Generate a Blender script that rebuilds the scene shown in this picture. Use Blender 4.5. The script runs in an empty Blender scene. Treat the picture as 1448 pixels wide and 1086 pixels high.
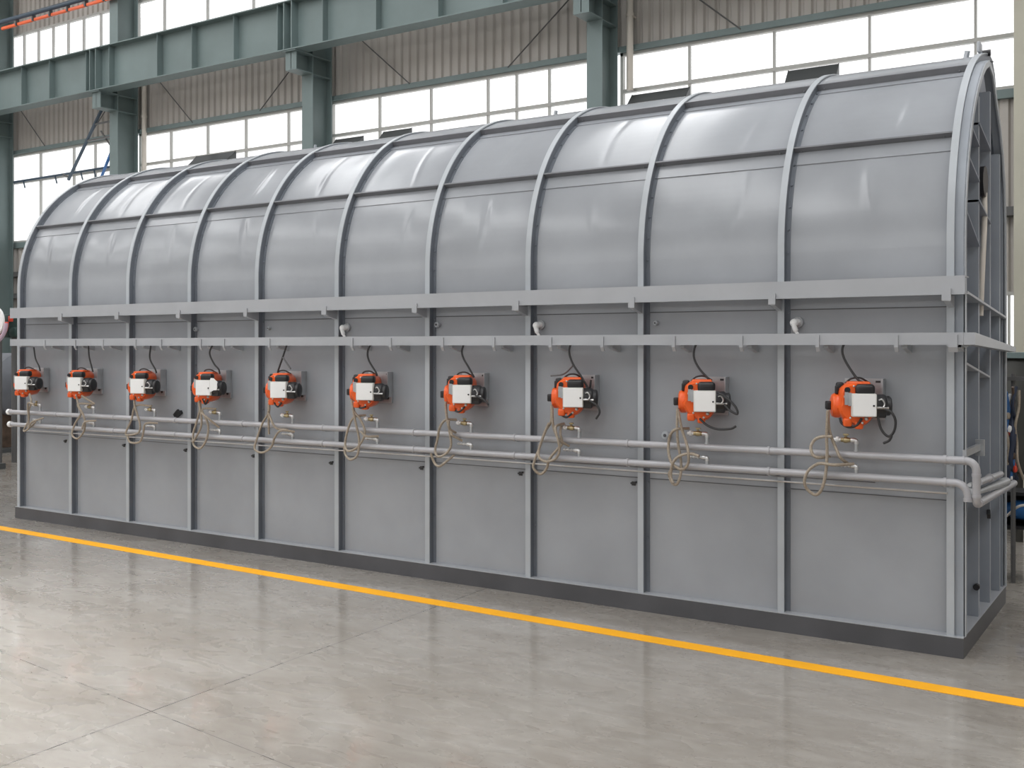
import bpy, bmesh, math, random
from mathutils import Vector, Matrix
S = bpy.context.scene
COL = S.collection
R = math.radians
random.seed(7)

# ------------------------------------------------------------------ camera, sky, light, exposure
cam_d = bpy.data.cameras.new('camera'); cam = bpy.data.objects.new('camera', cam_d); COL.objects.link(cam)
cam_d.sensor_fit = 'HORIZONTAL'; cam_d.sensor_width = 36.0
cam_d.lens = 1500 / 1448 * 36.0
cam_d.shift_y = -(543 - 491) / 1448
cam.location = (1.133, -6.652, 1.8)
cam.rotation_euler = (R(90), 0, math.atan2(0.5427, 0.8399))
cam_d.clip_end = 200
S.camera = cam

w = bpy.data.worlds.new('overcast_sky'); S.world = w; w.use_nodes = True
nt = w.node_tree; nt.nodes.clear()
wo = nt.nodes.new('ShaderNodeOutputWorld'); bg = nt.nodes.new('ShaderNodeBackground')
tc = nt.nodes.new('ShaderNodeTexCoord'); sp = nt.nodes.new('ShaderNodeSeparateXYZ'); cr = nt.nodes.new('ShaderNodeValToRGB')
nt.links.new(tc.outputs['Generated'], sp.inputs[0]); nt.links.new(sp.outputs['Z'], cr.inputs[0])
cr.color_ramp.elements[0].position = 0.0; cr.color_ramp.elements[0].color = (1.0, 1.0, 1.0, 1)
cr.color_ramp.elements[1].position = 1.0; cr.color_ramp.elements[1].color = (0.66, 0.68, 0.71, 1)
nt.links.new(cr.outputs[0], bg.inputs['Color']); bg.inputs['Strength'].default_value = 1.9
nt.links.new(bg.outputs[0], wo.inputs[0])

def area(name, loc, target, sx, sy, power, col=(1, 1, 1)):
    d = bpy.data.lights.new(name, 'AREA'); d.shape = 'RECTANGLE'; d.size = sx; d.size_y = sy; d.energy = power; d.color = col
    o = bpy.data.objects.new(name, d); COL.objects.link(o); o.location = loc
    o.rotation_euler = (Vector(target) - Vector(loc)).to_track_quat('-Z', 'Y').to_euler()
    return o
for _i, _x in enumerate((-30, -24, -18, -12, -6, 0, 6)):   # daylight coming down through the roof lights
    area('skylight_daylight', (_x, -5.5, 11.30), (_x, -5.5, 0), 1.6, 25, 580)
area('front_window_daylight', (-10, -19.6, 5.6), (-10, 0, 3.0), 38, 2.2, 250)

_d = area('added_floor_pool_lamp', (-6.4, -6.4, 11.2), (-5.9, -5.2, 0), 5, 4, 230)  # added narrow lamp, no source of its own, brightens the near left floor
_d.data.spread = R(38)
S.view_settings.view_transform = 'Standard'; S.view_settings.look = 'None'
S.view_settings.gamma = 1.0; S.view_settings.use_curve_mapping = False
S.view_settings.exposure = 0.0
try:
    S.cycles.max_bounces = 8; S.cycles.diffuse_bounces = 4; S.cycles.transparent_max_bounces = 12
except Exception: pass

# ------------------------------------------------------------------ helpers
class MB:
    def __init__(s): s.v = []; s.f = []; s.sm = []
    def add(s, vs, fs, smooth=False):
        n = len(s.v); s.v += [tuple(v) for v in vs]
        for f in fs: s.f.append(tuple(i + n for i in f)); s.sm.append(smooth)
        return s
    def box(s, x0, x1, y0, y1, z0, z1):
        vs = [(x, y, z) for x in (x0, x1) for y in (y0, y1) for z in (z0, z1)]
        return s.add(vs, [(0, 1, 3, 2), (4, 6, 7, 5), (0, 4, 5, 1), (2, 3, 7, 6), (0, 2, 6, 4), (1, 5, 7, 3)])
    def bar(s, p, q, wd, ht, up=(0, 0, 1)):          # rectangular bar from p to q
        p, q, up = Vector(p), Vector(q), Vector(up); d = (q - p).normalized()
        a = d.cross(up).normalized() * wd / 2; b = a.cross(d).normalized() * ht / 2
        vs = [c + i * a + j * b for c in (p, q) for i in (-1, 1) for j in (-1, 1)]
        return s.add(vs, [(0, 1, 3, 2), (4, 6, 7, 5), (0, 4, 5, 1), (2, 3, 7, 6), (0, 2, 6, 4), (1, 5, 7, 3)])
    def prism(s, poly, vec):                          # planar polygon swept along vec
        n = len(poly); a = [Vector(p) for p in poly]; b = [p + Vector(vec) for p in a]
        fs = [tuple(range(n)), tuple(range(2 * n - 1, n - 1, -1))] + [(i, (i + 1) % n, n + (i + 1) % n, n + i) for i in range(n)]
        return s.add(a + b, fs)
    def tube(s, pts, r, seg=10, caps=True):
        P = [Vector(p) for p in pts]; n = len(P); rs = r if isinstance(r, (list, tuple)) else [r] * n
        T = [(P[min(i + 1, n - 1)] - P[max(i - 1, 0)]).normalized() for i in range(n)]
        ref = Vector((0, 0, 1)) if abs(T[0].z) < .9 else Vector((1, 0, 0))
        N = (ref - ref.dot(T[0]) * T[0]).normalized(); vs = []
        for i in range(n):
            N = N - N.dot(T[i]) * T[i]
            N = N.normalized() if N.length > 1e-6 else T[i].orthogonal().normalized()
            B = T[i].cross(N)
            for k in range(seg):
                a = 2 * math.pi * k / seg; vs.append(P[i] + rs[i] * (math.cos(a) * N + math.sin(a) * B))
        fs = [(i * seg + k, i * seg + (k + 1) % seg, (i + 1) * seg + (k + 1) % seg, (i + 1) * seg + k) for i in range(n - 1) for k in range(seg)]
        s.add(vs, fs, True)
        if caps:
            s.add(vs[:seg], [tuple(range(seg))]); s.add(vs[-seg:], [tuple(range(seg))])
        return s
    def cyl(s, p, q, r, r2=None, seg=20): return s.tube([p, q], [r, r if r2 is None else r2], seg)
    def lathe(s, p, axis, prof, seg=24):              # prof: list of (distance along axis, radius)
        p, ax = Vector(p), Vector(axis).normalized()
        return s.tube([p + ax * a for a, _ in prof], [b for _, b in prof], seg)
    def rbox(s, c, size, r, seg=3, rot=None):         # rounded box
        bm = bmesh.new(); bmesh.ops.create_cube(bm, size=1.0)
        for v in bm.verts: v.co = Vector((v.co.x * size[0], v.co.y * size[1], v.co.z * size[2]))
        bmesh.ops.bevel(bm, geom=bm.edges[:], offset=min(r, min(size) * .49), segments=seg, affect='EDGES', profile=.5)
        M = (rot or Matrix.Identity(3)); bm.verts.ensure_lookup_table()
        s.add([Vector(c) + M @ v.co for v in bm.verts], [tuple(v.index for v in f.verts) for f in bm.faces], seg > 1)
        bm.free(); return s
    def ball(s, c, r, seg=16, sq=(1, 1, 1)):
        c = Vector(c); vs = []; n = seg // 2
        for i in range(n + 1):
            t = math.pi * i / n
            for k in range(seg):
                a = 2 * math.pi * k / seg
                vs.append(c + Vector((r * sq[0] * math.sin(t) * math.cos(a), r * sq[1] * math.sin(t) * math.sin(a), r * sq[2] * math.cos(t))))
        fs = [(i * seg + k, i * seg + (k + 1) % seg, (i + 1) * seg + (k + 1) % seg, (i + 1) * seg + k) for i in range(n) for k in range(seg)]
        return s.add(vs, fs, True)
    def build(s, name, m, parent=None, label=None, weld=True, origin=None, recalc=True):
        off = Vector((0, 0, 0)); p = parent
        while p is not None: off += p.location; p = p.parent
        if parent is None:
            lo = [min(v[i] for v in s.v) for i in range(3)]; hi = [max(v[i] for v in s.v) for i in range(3)]
            off = Vector(origin) if origin else Vector(((lo[0] + hi[0]) / 2, (lo[1] + hi[1]) / 2, lo[2]))
        me = bpy.data.meshes.new(name); me.from_pydata([tuple(Vector(v) - off) for v in s.v], [], s.f)
        bm = bmesh.new(); bm.from_mesh(me)
        for f, k in zip(bm.faces, s.sm): f.smooth = k
        if weld: bmesh.ops.remove_doubles(bm, verts=bm.verts, dist=1e-5)
        if recalc: bmesh.ops.recalc_face_normals(bm, faces=bm.faces); bm.to_mesh(me); bm.free()
        me.materials.append(m)
        try: me.set_sharp_from_angle(angle=R(38))
        except Exception: pass
        o = bpy.data.objects.new(name, me); COL.objects.link(o)
        if parent is None: o.location = off
        else: o.parent = parent
        if label: o['label'] = label
        return o

def thing(name, label, cat, loc=(0, 0, 0), group=None):
    o = bpy.data.objects.new(name, None); COL.objects.link(o); o.location = loc; o.empty_display_size = .1
    o['label'] = label; o['category'] = cat
    if group: o['group'] = group
    return o
def tag(o, label, cat, group=None):
    o['label'] = label; o['category'] = cat
    if group: o['group'] = group
    return o
def struct(o): o['kind'] = 'structure'; return o

def spline(pts, n=8):                                 # Catmull-Rom through 3-D points
    P = [Vector(p) for p in pts]
    if len(P) < 3: return P
    P = [2 * P[0] - P[1]] + P + [2 * P[-1] - P[-2]]; out = []
    for i in range(1, len(P) - 2):
        a, b, c, d = P[i - 1:i + 3]
        for k in range(n):
            t = k / n
            out.append(.5 * (2 * b + (c - a) * t + (2 * a - 5 * b + 4 * c - d) * t * t + (3 * b - a - 3 * c + d) * t ** 3))
    return out + [P[-2]]

# ------------------------------------------------------------------ materials
def mat(name, col, rough=.5, metal=0.0, var=0.0, scale=6.0, bump=0.0, bscale=60.0, spec=.5, stretch=(1, 1, 1), emit=None):
    m = bpy.data.materials.new(name); m.use_nodes = True; t = m.node_tree; b = t.nodes['Principled BSDF']
    b.inputs['Base Color'].default_value = (*col, 1); b.inputs['Roughness'].default_value = rough
    b.inputs['Metallic'].default_value = metal; b.inputs['Specular IOR Level'].default_value = spec
    if var or bump:
        tc = t.nodes.new('ShaderNodeTexCoord'); mp = t.nodes.new('ShaderNodeMapping'); mp.inputs['Scale'].default_value = stretch
        t.links.new(tc.outputs['Object'], mp.inputs[0])
    if var:
        n = t.nodes.new('ShaderNodeTexNoise'); n.inputs['Scale'].default_value = scale; n.inputs['Detail'].default_value = 6
        r = t.nodes.new('ShaderNodeValToRGB'); r.color_ramp.elements[0].position = .3; r.color_ramp.elements[1].position = .72
        r.color_ramp.elements[0].color = (*[c * (1 - var) for c in col], 1); r.color_ramp.elements[1].color = (*[min(1, c * (1 + var)) for c in col], 1)
        t.links.new(mp.outputs[0], n.inputs['Vector']); t.links.new(n.outputs['Fac'], r.inputs[0]); t.links.new(r.outputs[0], b.inputs['Base Color'])
    if bump:
        n2 = t.nodes.new('ShaderNodeTexNoise'); n2.inputs['Scale'].default_value = bscale; n2.inputs['Detail'].default_value = 3
        bu = t.nodes.new('ShaderNodeBump'); bu.inputs['Strength'].default_value = bump; bu.inputs['Distance'].default_value = .01
        t.links.new(mp.outputs[0], n2.inputs['Vector']); t.links.new(n2.outputs['Fac'], bu.inputs['Height']); t.links.new(bu.outputs[0], b.inputs['Normal'])
    if emit:
        b.inputs['Emission Color'].default_value = (*emit[0], 1); b.inputs['Emission Strength'].default_value = emit[1]
    return m
M = dict(
    panel=mat('grey_painted_sheet_steel', (.312, .330, .356), .21, .0, .10, 1.6, .03, 5),
    frame=mat('blue_grey_painted_steel', (.41, .44, .47), .38, 0, .08, 3.0),
    endst=mat('blue_grey_end_steel', (.24, .265, .315), .42, 0, .12, 3.0),
    endrim=mat('blue_grey_corner_steel', (.29, .32, .36), .4, 0, .1, 3.0),
    web=mat('shade_darkened_web_steel', (.15, .168, .195), .45, 0, .12, 3.0),  # shade beside the ribs put into the web and foot colour
    stringer=mat('shade_darkened_stringer_steel', (.16, .165, .18), .4, 0, .1, 3.0),  # shade of the undersides put into the colour of the whole stringer
    rail=mat('grey_painted_bar', (.375, .39, .415), .36, 0, .06, 3.0),
    base=mat('dark_grey_base_paint', (.072, .073, .08), .42, 0, .18, 3.0),
    pipe=mat('silver_painted_pipe', (.40, .40, .42), .32, .15, .06, 5.0),
    orange=mat('orange_enamel', (.80, .115, .015), .3, 0, .05, 8),
    black=mat('black_plastic', (.012, .012, .014), .35),
    blackm=mat('black_motor_paint', (.018, .018, .020), .42, 0, .2, 20),
    boxw=mat('light_grey_plastic_box', (.66, .66, .63), .45, 0, .03, 8),
    white=mat('white_plastic', (.85, .86, .86), .4),
    zinc=mat('zinc_plated_steel', (.45, .47, .49), .35, .5, .1, 14),
    steel=mat('bright_steel', (.60, .60, .60), .28, .75, .06, 20),
    brass=mat('brass', (.40, .33, .19), .3, .8, .1, 30),
    hose=mat('beige_braided_hose', (.34, .29, .23), .5, .2, .18, 90),
    cable=mat('black_rubber_cable', (.02, .02, .022), .45),
    greycable=mat('grey_cable', (.12, .12, .125), .4),
    teal=mat('teal_grey_structural_paint', (.155, .205, .205), .5, 0, .10, 1.2),
    cream=mat('cream_structural_paint', (.42, .41, .34), .5, 0, .08, 1.0),
    clad=mat('beige_grey_metal_cladding', (.44, .415, .385), .45, 0, .12, .9, stretch=(1, 1, .3)),
    winframe=mat('pale_window_frame', (.42, .42, .40), .5),
    pole=mat('cream_white_pipe', (.62, .58, .52), .45, 0, .08, 2),
    rod=mat('dark_steel_rod', (.10, .10, .10), .5),
    orangebar=mat('orange_conductor_plastic', (.85, .13, .03), .4),
    bluepipe=mat('dark_blue_grey_pipe', (.045, .075, .11), .45),
    blue=mat('blue_painted_steel', (.03, .14, .38), .4),
    dark=mat('dark_sash_metal', (.055, .06, .062), .5),
    yellow=mat('yellow_floor_paint', (.93, .43, .002), .6, 0, .06, 4),
    tank=mat('dark_olive_tank_steel', (.05, .05, .044), .4, .2, .25, 2),
    vessel=mat('blue_grey_vessel_steel', (.12, .13, .15), .45, .1, .2, 2),
    pink=mat('pale_mauve_plastic', (.55, .42, .52), .45),
    darkgreen=mat('dark_green_paint', (.015, .04, .035), .5),
    red=mat('red_plastic', (.62, .06, .03), .4),
    brown=mat('brown_machine_grime', (.10, .065, .045), .5, 0, .5, 6),
    navy=mat('navy_cloth', (.02, .03, .06), .6),
)
def glass():
    m = bpy.data.materials.new('window_glass'); m.use_nodes = True; t = m.node_tree; t.nodes.clear()
    o = t.nodes.new('ShaderNodeOutputMaterial'); mx = t.nodes.new('ShaderNodeMixShader')
    a = t.nodes.new('ShaderNodeBsdfTransparent'); a.inputs[0].default_value = (.95, .95, .95, 1)
    g = t.nodes.new('ShaderNodeBsdfGlossy'); g.inputs['Roughness'].default_value = .15
    mx.inputs[0].default_value = .06; t.links.new(a.outputs[0], mx.inputs[1]); t.links.new(g.outputs[0], mx.inputs[2]); t.links.new(mx.outputs[0], o.inputs[0])
    return m
M['glass'] = glass()
def floor_mat():
    m = bpy.data.materials.new('polished_concrete'); m.use_nodes = True; t = m.node_tree; b = t.nodes['Principled BSDF']; L = t.links.new
    tc = t.nodes.new('ShaderNodeTexCoord')
    def noise(sc, det, dist=0.0, stretch=(1, 1, 1), rot=0):
        mp = t.nodes.new('ShaderNodeMapping'); mp.inputs['Scale'].default_value = stretch; mp.inputs['Rotation'].default_value = (0, 0, rot)
        n = t.nodes.new('ShaderNodeTexNoise'); n.inputs['Scale'].default_value = sc; n.inputs['Detail'].default_value = det; n.inputs['Distortion'].default_value = dist
        L(tc.outputs['Object'], mp.inputs[0]); L(mp.outputs[0], n.inputs['Vector']); return n
    def ramp(n, p0, c0, p1, c1):
        r = t.nodes.new('ShaderNodeValToRGB'); r.color_ramp.elements[0].position = p0; r.color_ramp.elements[0].color = (*c0, 1)
        r.color_ramp.elements[1].position = p1; r.color_ramp.elements[1].color = (*c1, 1); L(n.outputs['Fac'], r.inputs[0]); return r
    def mix(kind, fac, a, c):
        x = t.nodes.new('ShaderNodeMix'); x.data_type = 'RGBA'; x.blend_type = kind; x.inputs[0].default_value = fac
        L(a, x.inputs[6]); L(c, x.inputs[7]); return x.outputs[2]
    c1 = ramp(noise(.9, 7, .6, (1, 2.2, 1), .5), .35, (.285, .26, .228), .68, (.36, .34, .31))
    c2 = ramp(noise(5, 8, 1.2, (1, 2.5, 1), .55), .36, (.86, .84, .82), .66, (1.1, 1.1, 1.1))
    col = mix('MULTIPLY', .8, c1.outputs[0], c2.outputs[0])
    spk = ramp(noise(60, 3), .30, (.45, .42, .4), .36, (1, 1, 1)); col = mix('MULTIPLY', .5, col, spk.outputs[0])
    # saw-cut joints between the slabs
    sx = t.nodes.new('ShaderNodeSeparateXYZ'); L(tc.outputs['Object'], sx.inputs[0])
    def joint(out, pos, slope_out, slope, wd):
        a = t.nodes.new('ShaderNodeMath'); a.operation = 'MULTIPLY_ADD'; L(slope_out, a.inputs[0]); a.inputs[1].default_value = -slope; L(out, a.inputs[2])
        d = t.nodes.new('ShaderNodeMath'); d.operation = 'SUBTRACT'; L(a.outputs[0], d.inputs[0]); d.inputs[1].default_value = pos
        e = t.nodes.new('ShaderNodeMath'); e.operation = 'ABSOLUTE'; L(d.outputs[0], e.inputs[0])
        g = t.nodes.new('ShaderNodeMath'); g.operation = 'LESS_THAN'; L(e.outputs[0], g.inputs[0]); g.inputs[1].default_value = wd; return g.outputs[0]
    j1 = joint(sx.outputs['X'], -3.33, sx.outputs['Y'], -.037, .0035)
    j2 = joint(sx.outputs['Y'], -3.6, sx.outputs['X'], -.12, .0025)
    mxj = t.nodes.new('ShaderNodeMath'); mxj.operation = 'MAXIMUM'; L(j1, mxj.inputs[0]); L(j2, mxj.inputs[1])
    fj = t.nodes.new('ShaderNodeMix'); fj.data_type = 'RGBA'; L(mxj.outputs[0], fj.inputs[0]); L(col, fj.inputs[6]); fj.inputs[7].default_value = (.07, .065, .06, 1)
    L(fj.outputs[2], b.inputs['Base Color'])
    rr = ramp(noise(3.5, 5, .8, (1, 2, 1), .5), .3, (.22,) * 3, .7, (.34,) * 3); L(rr.outputs[0], b.inputs['Roughness'])
    b.inputs['Specular IOR Level'].default_value = .55
    bn = noise(7, 4, 1.0, (1, 2.0, 1), .5); bu = t.nodes.new('ShaderNodeBump'); bu.inputs['Strength'].default_value = .05; bu.inputs['Distance'].default_value = .02
    b.inputs['Coat Weight'].default_value = .8; b.inputs['Coat Roughness'].default_value = .07; L(bu.outputs[0], b.inputs['Coat Normal'])
    L(bn.outputs['Fac'], bu.inputs['Height']); L(bu.outputs[0], b.inputs['Normal'])
    return m
M['floor'] = floor_mat()

# ------------------------------------------------------------------ floor, back wall, windows
fl = MB().box(-34.1, 10.1, -20.1, 9.1, -.12, 0).build('floor', M['floor'], origin=(0, 0, 0)); struct(fl)
tag(MB().prism([(-25, -.262, .0004), (5, -.905, .0004), (5, -.781, .0004), (-25, -.138, .0004)], (0, 0, .002)).build('floor_marking_line', M['yellow']),
    'yellow painted safety line running along the concrete floor before the furnace', 'floor line')

WY = 9.0
def clad(x0, x1, z0, z1):                             # trapezoid-rib cladding sheet
    prof = []; x = x0; p = .19
    while x < x1:
        for dx, dy in ((0, 0), (.10, 0), (.125, .04), (.165, .04)):
            if x + dx < x1: prof.append((x + dx, WY + dy))
        x += p
    prof.append((x1, WY))
    n = len(prof); vs = [(a, b, z0) for a, b in prof] + [(a, b, z1) for a, b in prof] + [(a, b + .01, z0) for a, b in prof] + [(a, b + .01, z1) for a, b in prof]
    fs = []
    for i in range(n - 1): fs += [(i, i + 1, n + i + 1, n + i), (2 * n + i, 2 * n + i + 1, 3 * n + i + 1, 3 * n + i), (n + i, n + i + 1, 3 * n + i + 1, 3 * n + i), (i, i + 1, 2 * n + i + 1, 2 * n + i)]
    return vs, fs
wb = MB()
for a in ((-34, 10, 6.70, 8.62), (-34, 10, 9.66, 11.5), (-34, -7.0, .0, 4.42), (-7.0, 10, 2.55, 5.25), (-7.0, 10, 0, 1.5), (-34, -29, 4.42, 6.7), (-34, -29, 8.62, 9.66), (2.4, 10, 5.25, 6.7), (2.4, 10, 1.5, 2.55)):
    wb.add(*clad(*a))
struct(wb.build('wall_back', M['clad'], weld=False, origin=(0, 0, 0)))
gm = MB()
gm.box(-34, 4, WY - .10, WY + .06, 6.63, 6.72); struct(gm.build('trim_1', M['teal']))
gm = MB(); gm.box(-34, -7.0, WY - .08, WY + .06, 4.28, 4.42); struct(gm.build('trim_2', M['teal']))
gm = MB(); gm.box(-34, 4, WY - .16, WY + .02, 3.56, 3.68); struct(gm.build('trim_3', M['rod']))
gm = MB(); gm.box(-34, -20, WY - .16, WY + .02, 3.02, 3.14); struct(gm.build('trim_4', M['rod']))
gm = MB(); gm.box(-7.0, 4, WY - .08, WY + .06, 5.15, 5.27); struct(gm.build('trim_5', M['teal']))
gm = MB(); gm.box(-34, 4, WY - .10, WY + .06, 8.54, 8.63); struct(gm.build('trim_6', M['teal']))

# the rest of the hall: roof with roof lights, and the walls out of view
def plain(name, m, *bx):
    q = MB()
    for a in bx: q.box(*a)
    return struct(q.build(name, m, origin=(0, 0, 0)))
rf = []; xs = [-34] + [v for x in (-30, -24, -18, -12, -6, 0, 6) for v in (x - .9, x + .9)] + [10]
for i in range(0, len(xs), 2): rf.append((xs[i], xs[i + 1], -20, 9.1, 11.5, 11.6))
for x in (-30, -24, -18, -12, -6, 0, 6): rf += [(x - .9, x + .9, -20, -18.3, 11.5, 11.6), (x - .9, x + .9, 7.3, 9.1, 11.5, 11.6)]
plain('ceiling', M['clad'], *rf)
plain('wall_front', M['clad'], (-34, 10, -20.1, -20, 0, 4.4), (-34, 10, -20.1, -20, 6.8, 11.5))
plain('wall_left', M['clad'], (-34.1, -34, -20, 9.1, 0, 4.4), (-34.1, -34, -20, 9.1, 6.8, 11.5))
plain('wall_right', M['clad'], (10, 10.1, -20, 9.1, 0, 11.5))
def window(n, x0, x1, z0, z1, mull, trans, fr=.05, th=.016):
    o = MB(); o.box(x0, x0 + fr, WY - .03, WY + .05, z0, z1).box(x1 - fr, x1, WY - .03, WY + .05, z0, z1)
    o.box(x0, x1, WY - .03, WY + .05, z0, z0 + fr).box(x0, x1, WY - .03, WY + .05, z1 - fr, z1)
    root = struct(o.build('window_%d' % n, M['winframe']))
    if mull:
        b = MB()
        for m in mull: b.box(m - th, m + th, WY - .02, WY + .04, z0 + fr, z1 - fr)
        b.build('mullion', M['winframe'], root)
    for tz in trans:
        MB().box(x0 + fr, x1 - fr, WY - .035, WY + .045, tz - .028, tz + .028).build('transom', M['winframe'], root)
    MB().box(x0 + fr, x1 - fr, WY + .005, WY + .011, z0 + fr, z1 - fr).build('pane', M['glass'], root)
    return root
window(1, -24.05, -19.35, 4.42, 6.63, [-22.81, -21.48, -20.66], [5.93])
window(2, -19.03, -13.45, 4.42, 6.63, [-17.98, -16.79, -15.62, -14.39], [5.93])
window(3, -13.22, -7.15, 4.42, 6.63, [-11.99, -10.76, -9.49, -8.885, -8.216], [5.96])
window(4, -6.84, 2.4, 5.27, 6.63, [-5.63, -4.25, -2.84, -1.42, .5], [6.0])
window(5, -24.05, -19.85, 8.62, 9.66, [-23.5, -22.9, -22.3, -21.7, -21.1, -20.45], [])
window(6, -19.13, -13.5, 8.62, 9.66, [-18.2, -16.8, -15.4], [])
window(7, -13.2, -7.2, 8.62, 9.66, [-11.6, -9.9, -8.4], [])
window(8, -29, -25.4, 4.42, 6.63, [-27.8, -26.6], [5.93])
window(9, -7.0, 2.4, 1.5, 2.55, [-5, -3, -1], [])

# tilted vent sashes showing dark against the glass
vents = [(-17.10, -15.90, 5.68, 5.95, 'dark tilted vent sash on the glazing above the third roof bay from the left'),
         (-13.07, -12.38, 5.60, 5.88, 'dark tilted vent sash just right of the second steel column'),
         (-11.86, -11.20, 5.60, 5.90, 'dark tilted vent sash, second to the right of the middle column'),
         (-6.62, -5.62, 5.62, 5.92, 'long dark tilted vent sash beside the foot of the white downpipe'),
         (-4.02, -3.28, 5.55, 5.95, 'dark tilted vent sash above the second rib from the right')]
for x0, x1, z0, z1, lb in vents:
    t = thing('vent_sash', lb, 'window vent', ((x0 + x1) / 2, WY - .1, z0), 'tilted vent sashes')
    MB().prism([(x0, WY - .32, z0), (x0, WY - .02, z1), (x0, WY - .02, z1 - .03), (x0, WY - .32, z0 - .03)], (x1 - x0, 0, 0)).build('sash_panel', M['dark'], t)
    for x in (x0 - .012, x1): MB().prism([(x, WY - .33, z0 - .03), (x, WY - .02, z1 + .01), (x, WY - .02, z0 - .1)], (.012, 0, 0)).build('side_gusset', M['dark'], t)

# ------------------------------------------------------------------ columns, crane girder, bracing
CY = 8.3
def column(x, m, lb, top=10.6):
    t = thing('steel_column', lb, 'column', (x + .14, CY + .27, 0), 'steel columns of the hall')
    b = MB(); b.box(x, x + .28, CY, CY + .02, 0, top).box(x, x + .28, CY + .52, CY + .54, 0, top).box(x + .133, x + .147, CY + .02, CY + .52, 0, top)
    b.build('shaft', m, t)
    MB().box(x - .08, x + .36, CY - .06, CY + .6, 0, .03).build('base_plate', m, t)
    c = MB(); c.box(x, x + .28, CY - .44, CY, 7.02, 7.04)
    c.prism([(x + .133, CY, 7.04), (x + .133, CY - .44, 7.04), (x + .133, CY - .44, 7.36), (x + .133, CY, 7.36)], (.014, 0, 0))
    c.box(x, x + .28, CY - .44, CY - .42, 7.04, 7.36).box(x - .03, x + .31, CY - .5, CY, 7.36, 7.385)
    c.build('crane_bracket', m, t)
    s = MB()
    for z in (7.02, 7.37): s.box(x + .147, x + .27, CY + .02, CY + .52, z, z + .02).box(x + .01, x + .133, CY + .02, CY + .52, z, z + .02)
    s.build('stiffener_plate', m, t)
    return t
column(-23.98, M['teal'], 'teal steel column at the far left edge of the hall')
column(-19.18, M['teal'], 'teal steel column with the slanting ladder at its left side')
column(-13.34, M['teal'], 'teal steel column in the middle, between the two full cladding bays')
column(-7.10, M['teal'], 'teal steel column beside the tall cream downpipe, above the furnace roof')
column(-.85, M['cream'], 'cream steel column at the right edge behind the furnace end')

t = thing('crane_girder', 'long teal crane runway girder carried on the column brackets', 'crane girder', (-16, 7.95, 7.385))
MB().box(-33, 2, 7.94, 7.955, 7.40, 8.30).build('web_plate', M['teal'], t)
MB().box(-33, 2, 7.78, 8.12, 7.385, 7.405).build('bottom_flange', M['teal'], t)
MB().box(-33, 2, 7.76, 8.14, 8.285, 8.305).build('top_flange', M['teal'], t)
for x in [-24.3, -23.0, -21.73, -20.66, -19.33, -18.53, -16.96, -15.9, -14.69, -13.5, -12.35, -11.08, -9.71, -8.4]:
    MB().box(x, x + .012, 7.80, 7.94, 7.405, 8.285).build('stiffener', M['teal'], t)
for x in (-19.05, -13.20, -6.96):
    MB().box(x - .11, x - .09, 7.77, 7.94, 7.405, 8.285).box(x + .09, x + .11, 7.77, 7.94, 7.405, 8.285).build('bearing_stiffener', M['teal'], t)
tag(MB().box(-33, 2, 7.90, 8.0, 8.305, 8.345).build('crane_rail', M['rod']), 'dark steel crane rail lying along the top of the girder', 'crane rail')
for k, x in enumerate([-22.9, -22.3, -21.7, -21.1, -20.45, -19.9]): pass

t = thing('conductor_bar', 'orange segmented crane conductor bar with dark blue carrier tube, top left', 'conductor bar', (-21, 8.2, 9.4))
MB().tube([(-26, 8.16, 9.66), (-15, 8.16, 9.61)], .055, 12).build('carrier_tube', M['bluepipe'], t)
for i in range(9):
    x = -23.15 + i * .66
    MB().rbox((x + .3, 8.2, 9.50), (.60, .06, .075), .02, 2).build('conductor_segment', M['orangebar'], t)
    MB().box(x + .61, x + .65, 8.15, 8.24, 9.47, 9.62).build('hanger_clip', M['rod'], t)

def downpipe(x, y, z0, z1, r, lb):
    t = thing('downpipe', lb, 'pipe', (x, y, z0), 'pale vertical downpipes')
    MB().cyl((x, y, z0), (x, y, z1), r, seg=16).build('pipe', M['pole'], t)
    for z in (z0 + 1.2, (z0 + z1) / 2 + .8, z1 - 1): MB().cyl((x, y, z), (x, y, z + .06), r + .012, seg=16).build('pipe_clip', M['pole'], t)
    MB().bar((x, y, z0 + 1.23), (x, WY, z0 + 1.23), .03, .03).build('wall_bracket', M['pole'], t)
downpipe(-18.74, 8.88, 0, 7.95, .055, 'cream downpipe beside the column with the slanting ladder')
downpipe(-6.58, 8.80, 5.95, 9.5, .055, 'tall cream downpipe right of the third column, crossing the wide window')

braces = [(-23.54, 7.716, -22.484, 6.675, 'thin dark bracing rod, leftmost, slanting down to the right'),
          (-20.267, 7.187, -20.875, 6.61, 'thin dark bracing rod left of the column with the ladder'),
          (-18.366, 7.795, -17.155, 6.634, 'thin dark bracing rod right of the column with the ladder'),
          (-14.108, 7.521, -15.108, 6.647, 'thin dark bracing rod left of the middle column'),
          (-12.536, 7.836, -11.185, 6.674, 'thin dark bracing rod right of the middle column'),
          (-7.807, 7.65, -9.003, 6.665, 'thin dark bracing rod left of the column by the tall downpipe'),
          (-5.413, 7.225, -4.743, 6.641, 'thin dark bracing rod right of the tall cream downpipe')]
for x0, z0, x1, z1, lb in braces:
    k = (8.02 - z0) / (z0 - z1)
    p = (x0 + (x0 - x1) * k, 8.93, 8.02); q = (x1, 8.9, z1 + .03)
    tag(MB().tube([p, q], .012, 8).build('bracing_rod', M['rod']), lb, 'bracing rod', 'wall bracing rods')

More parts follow.
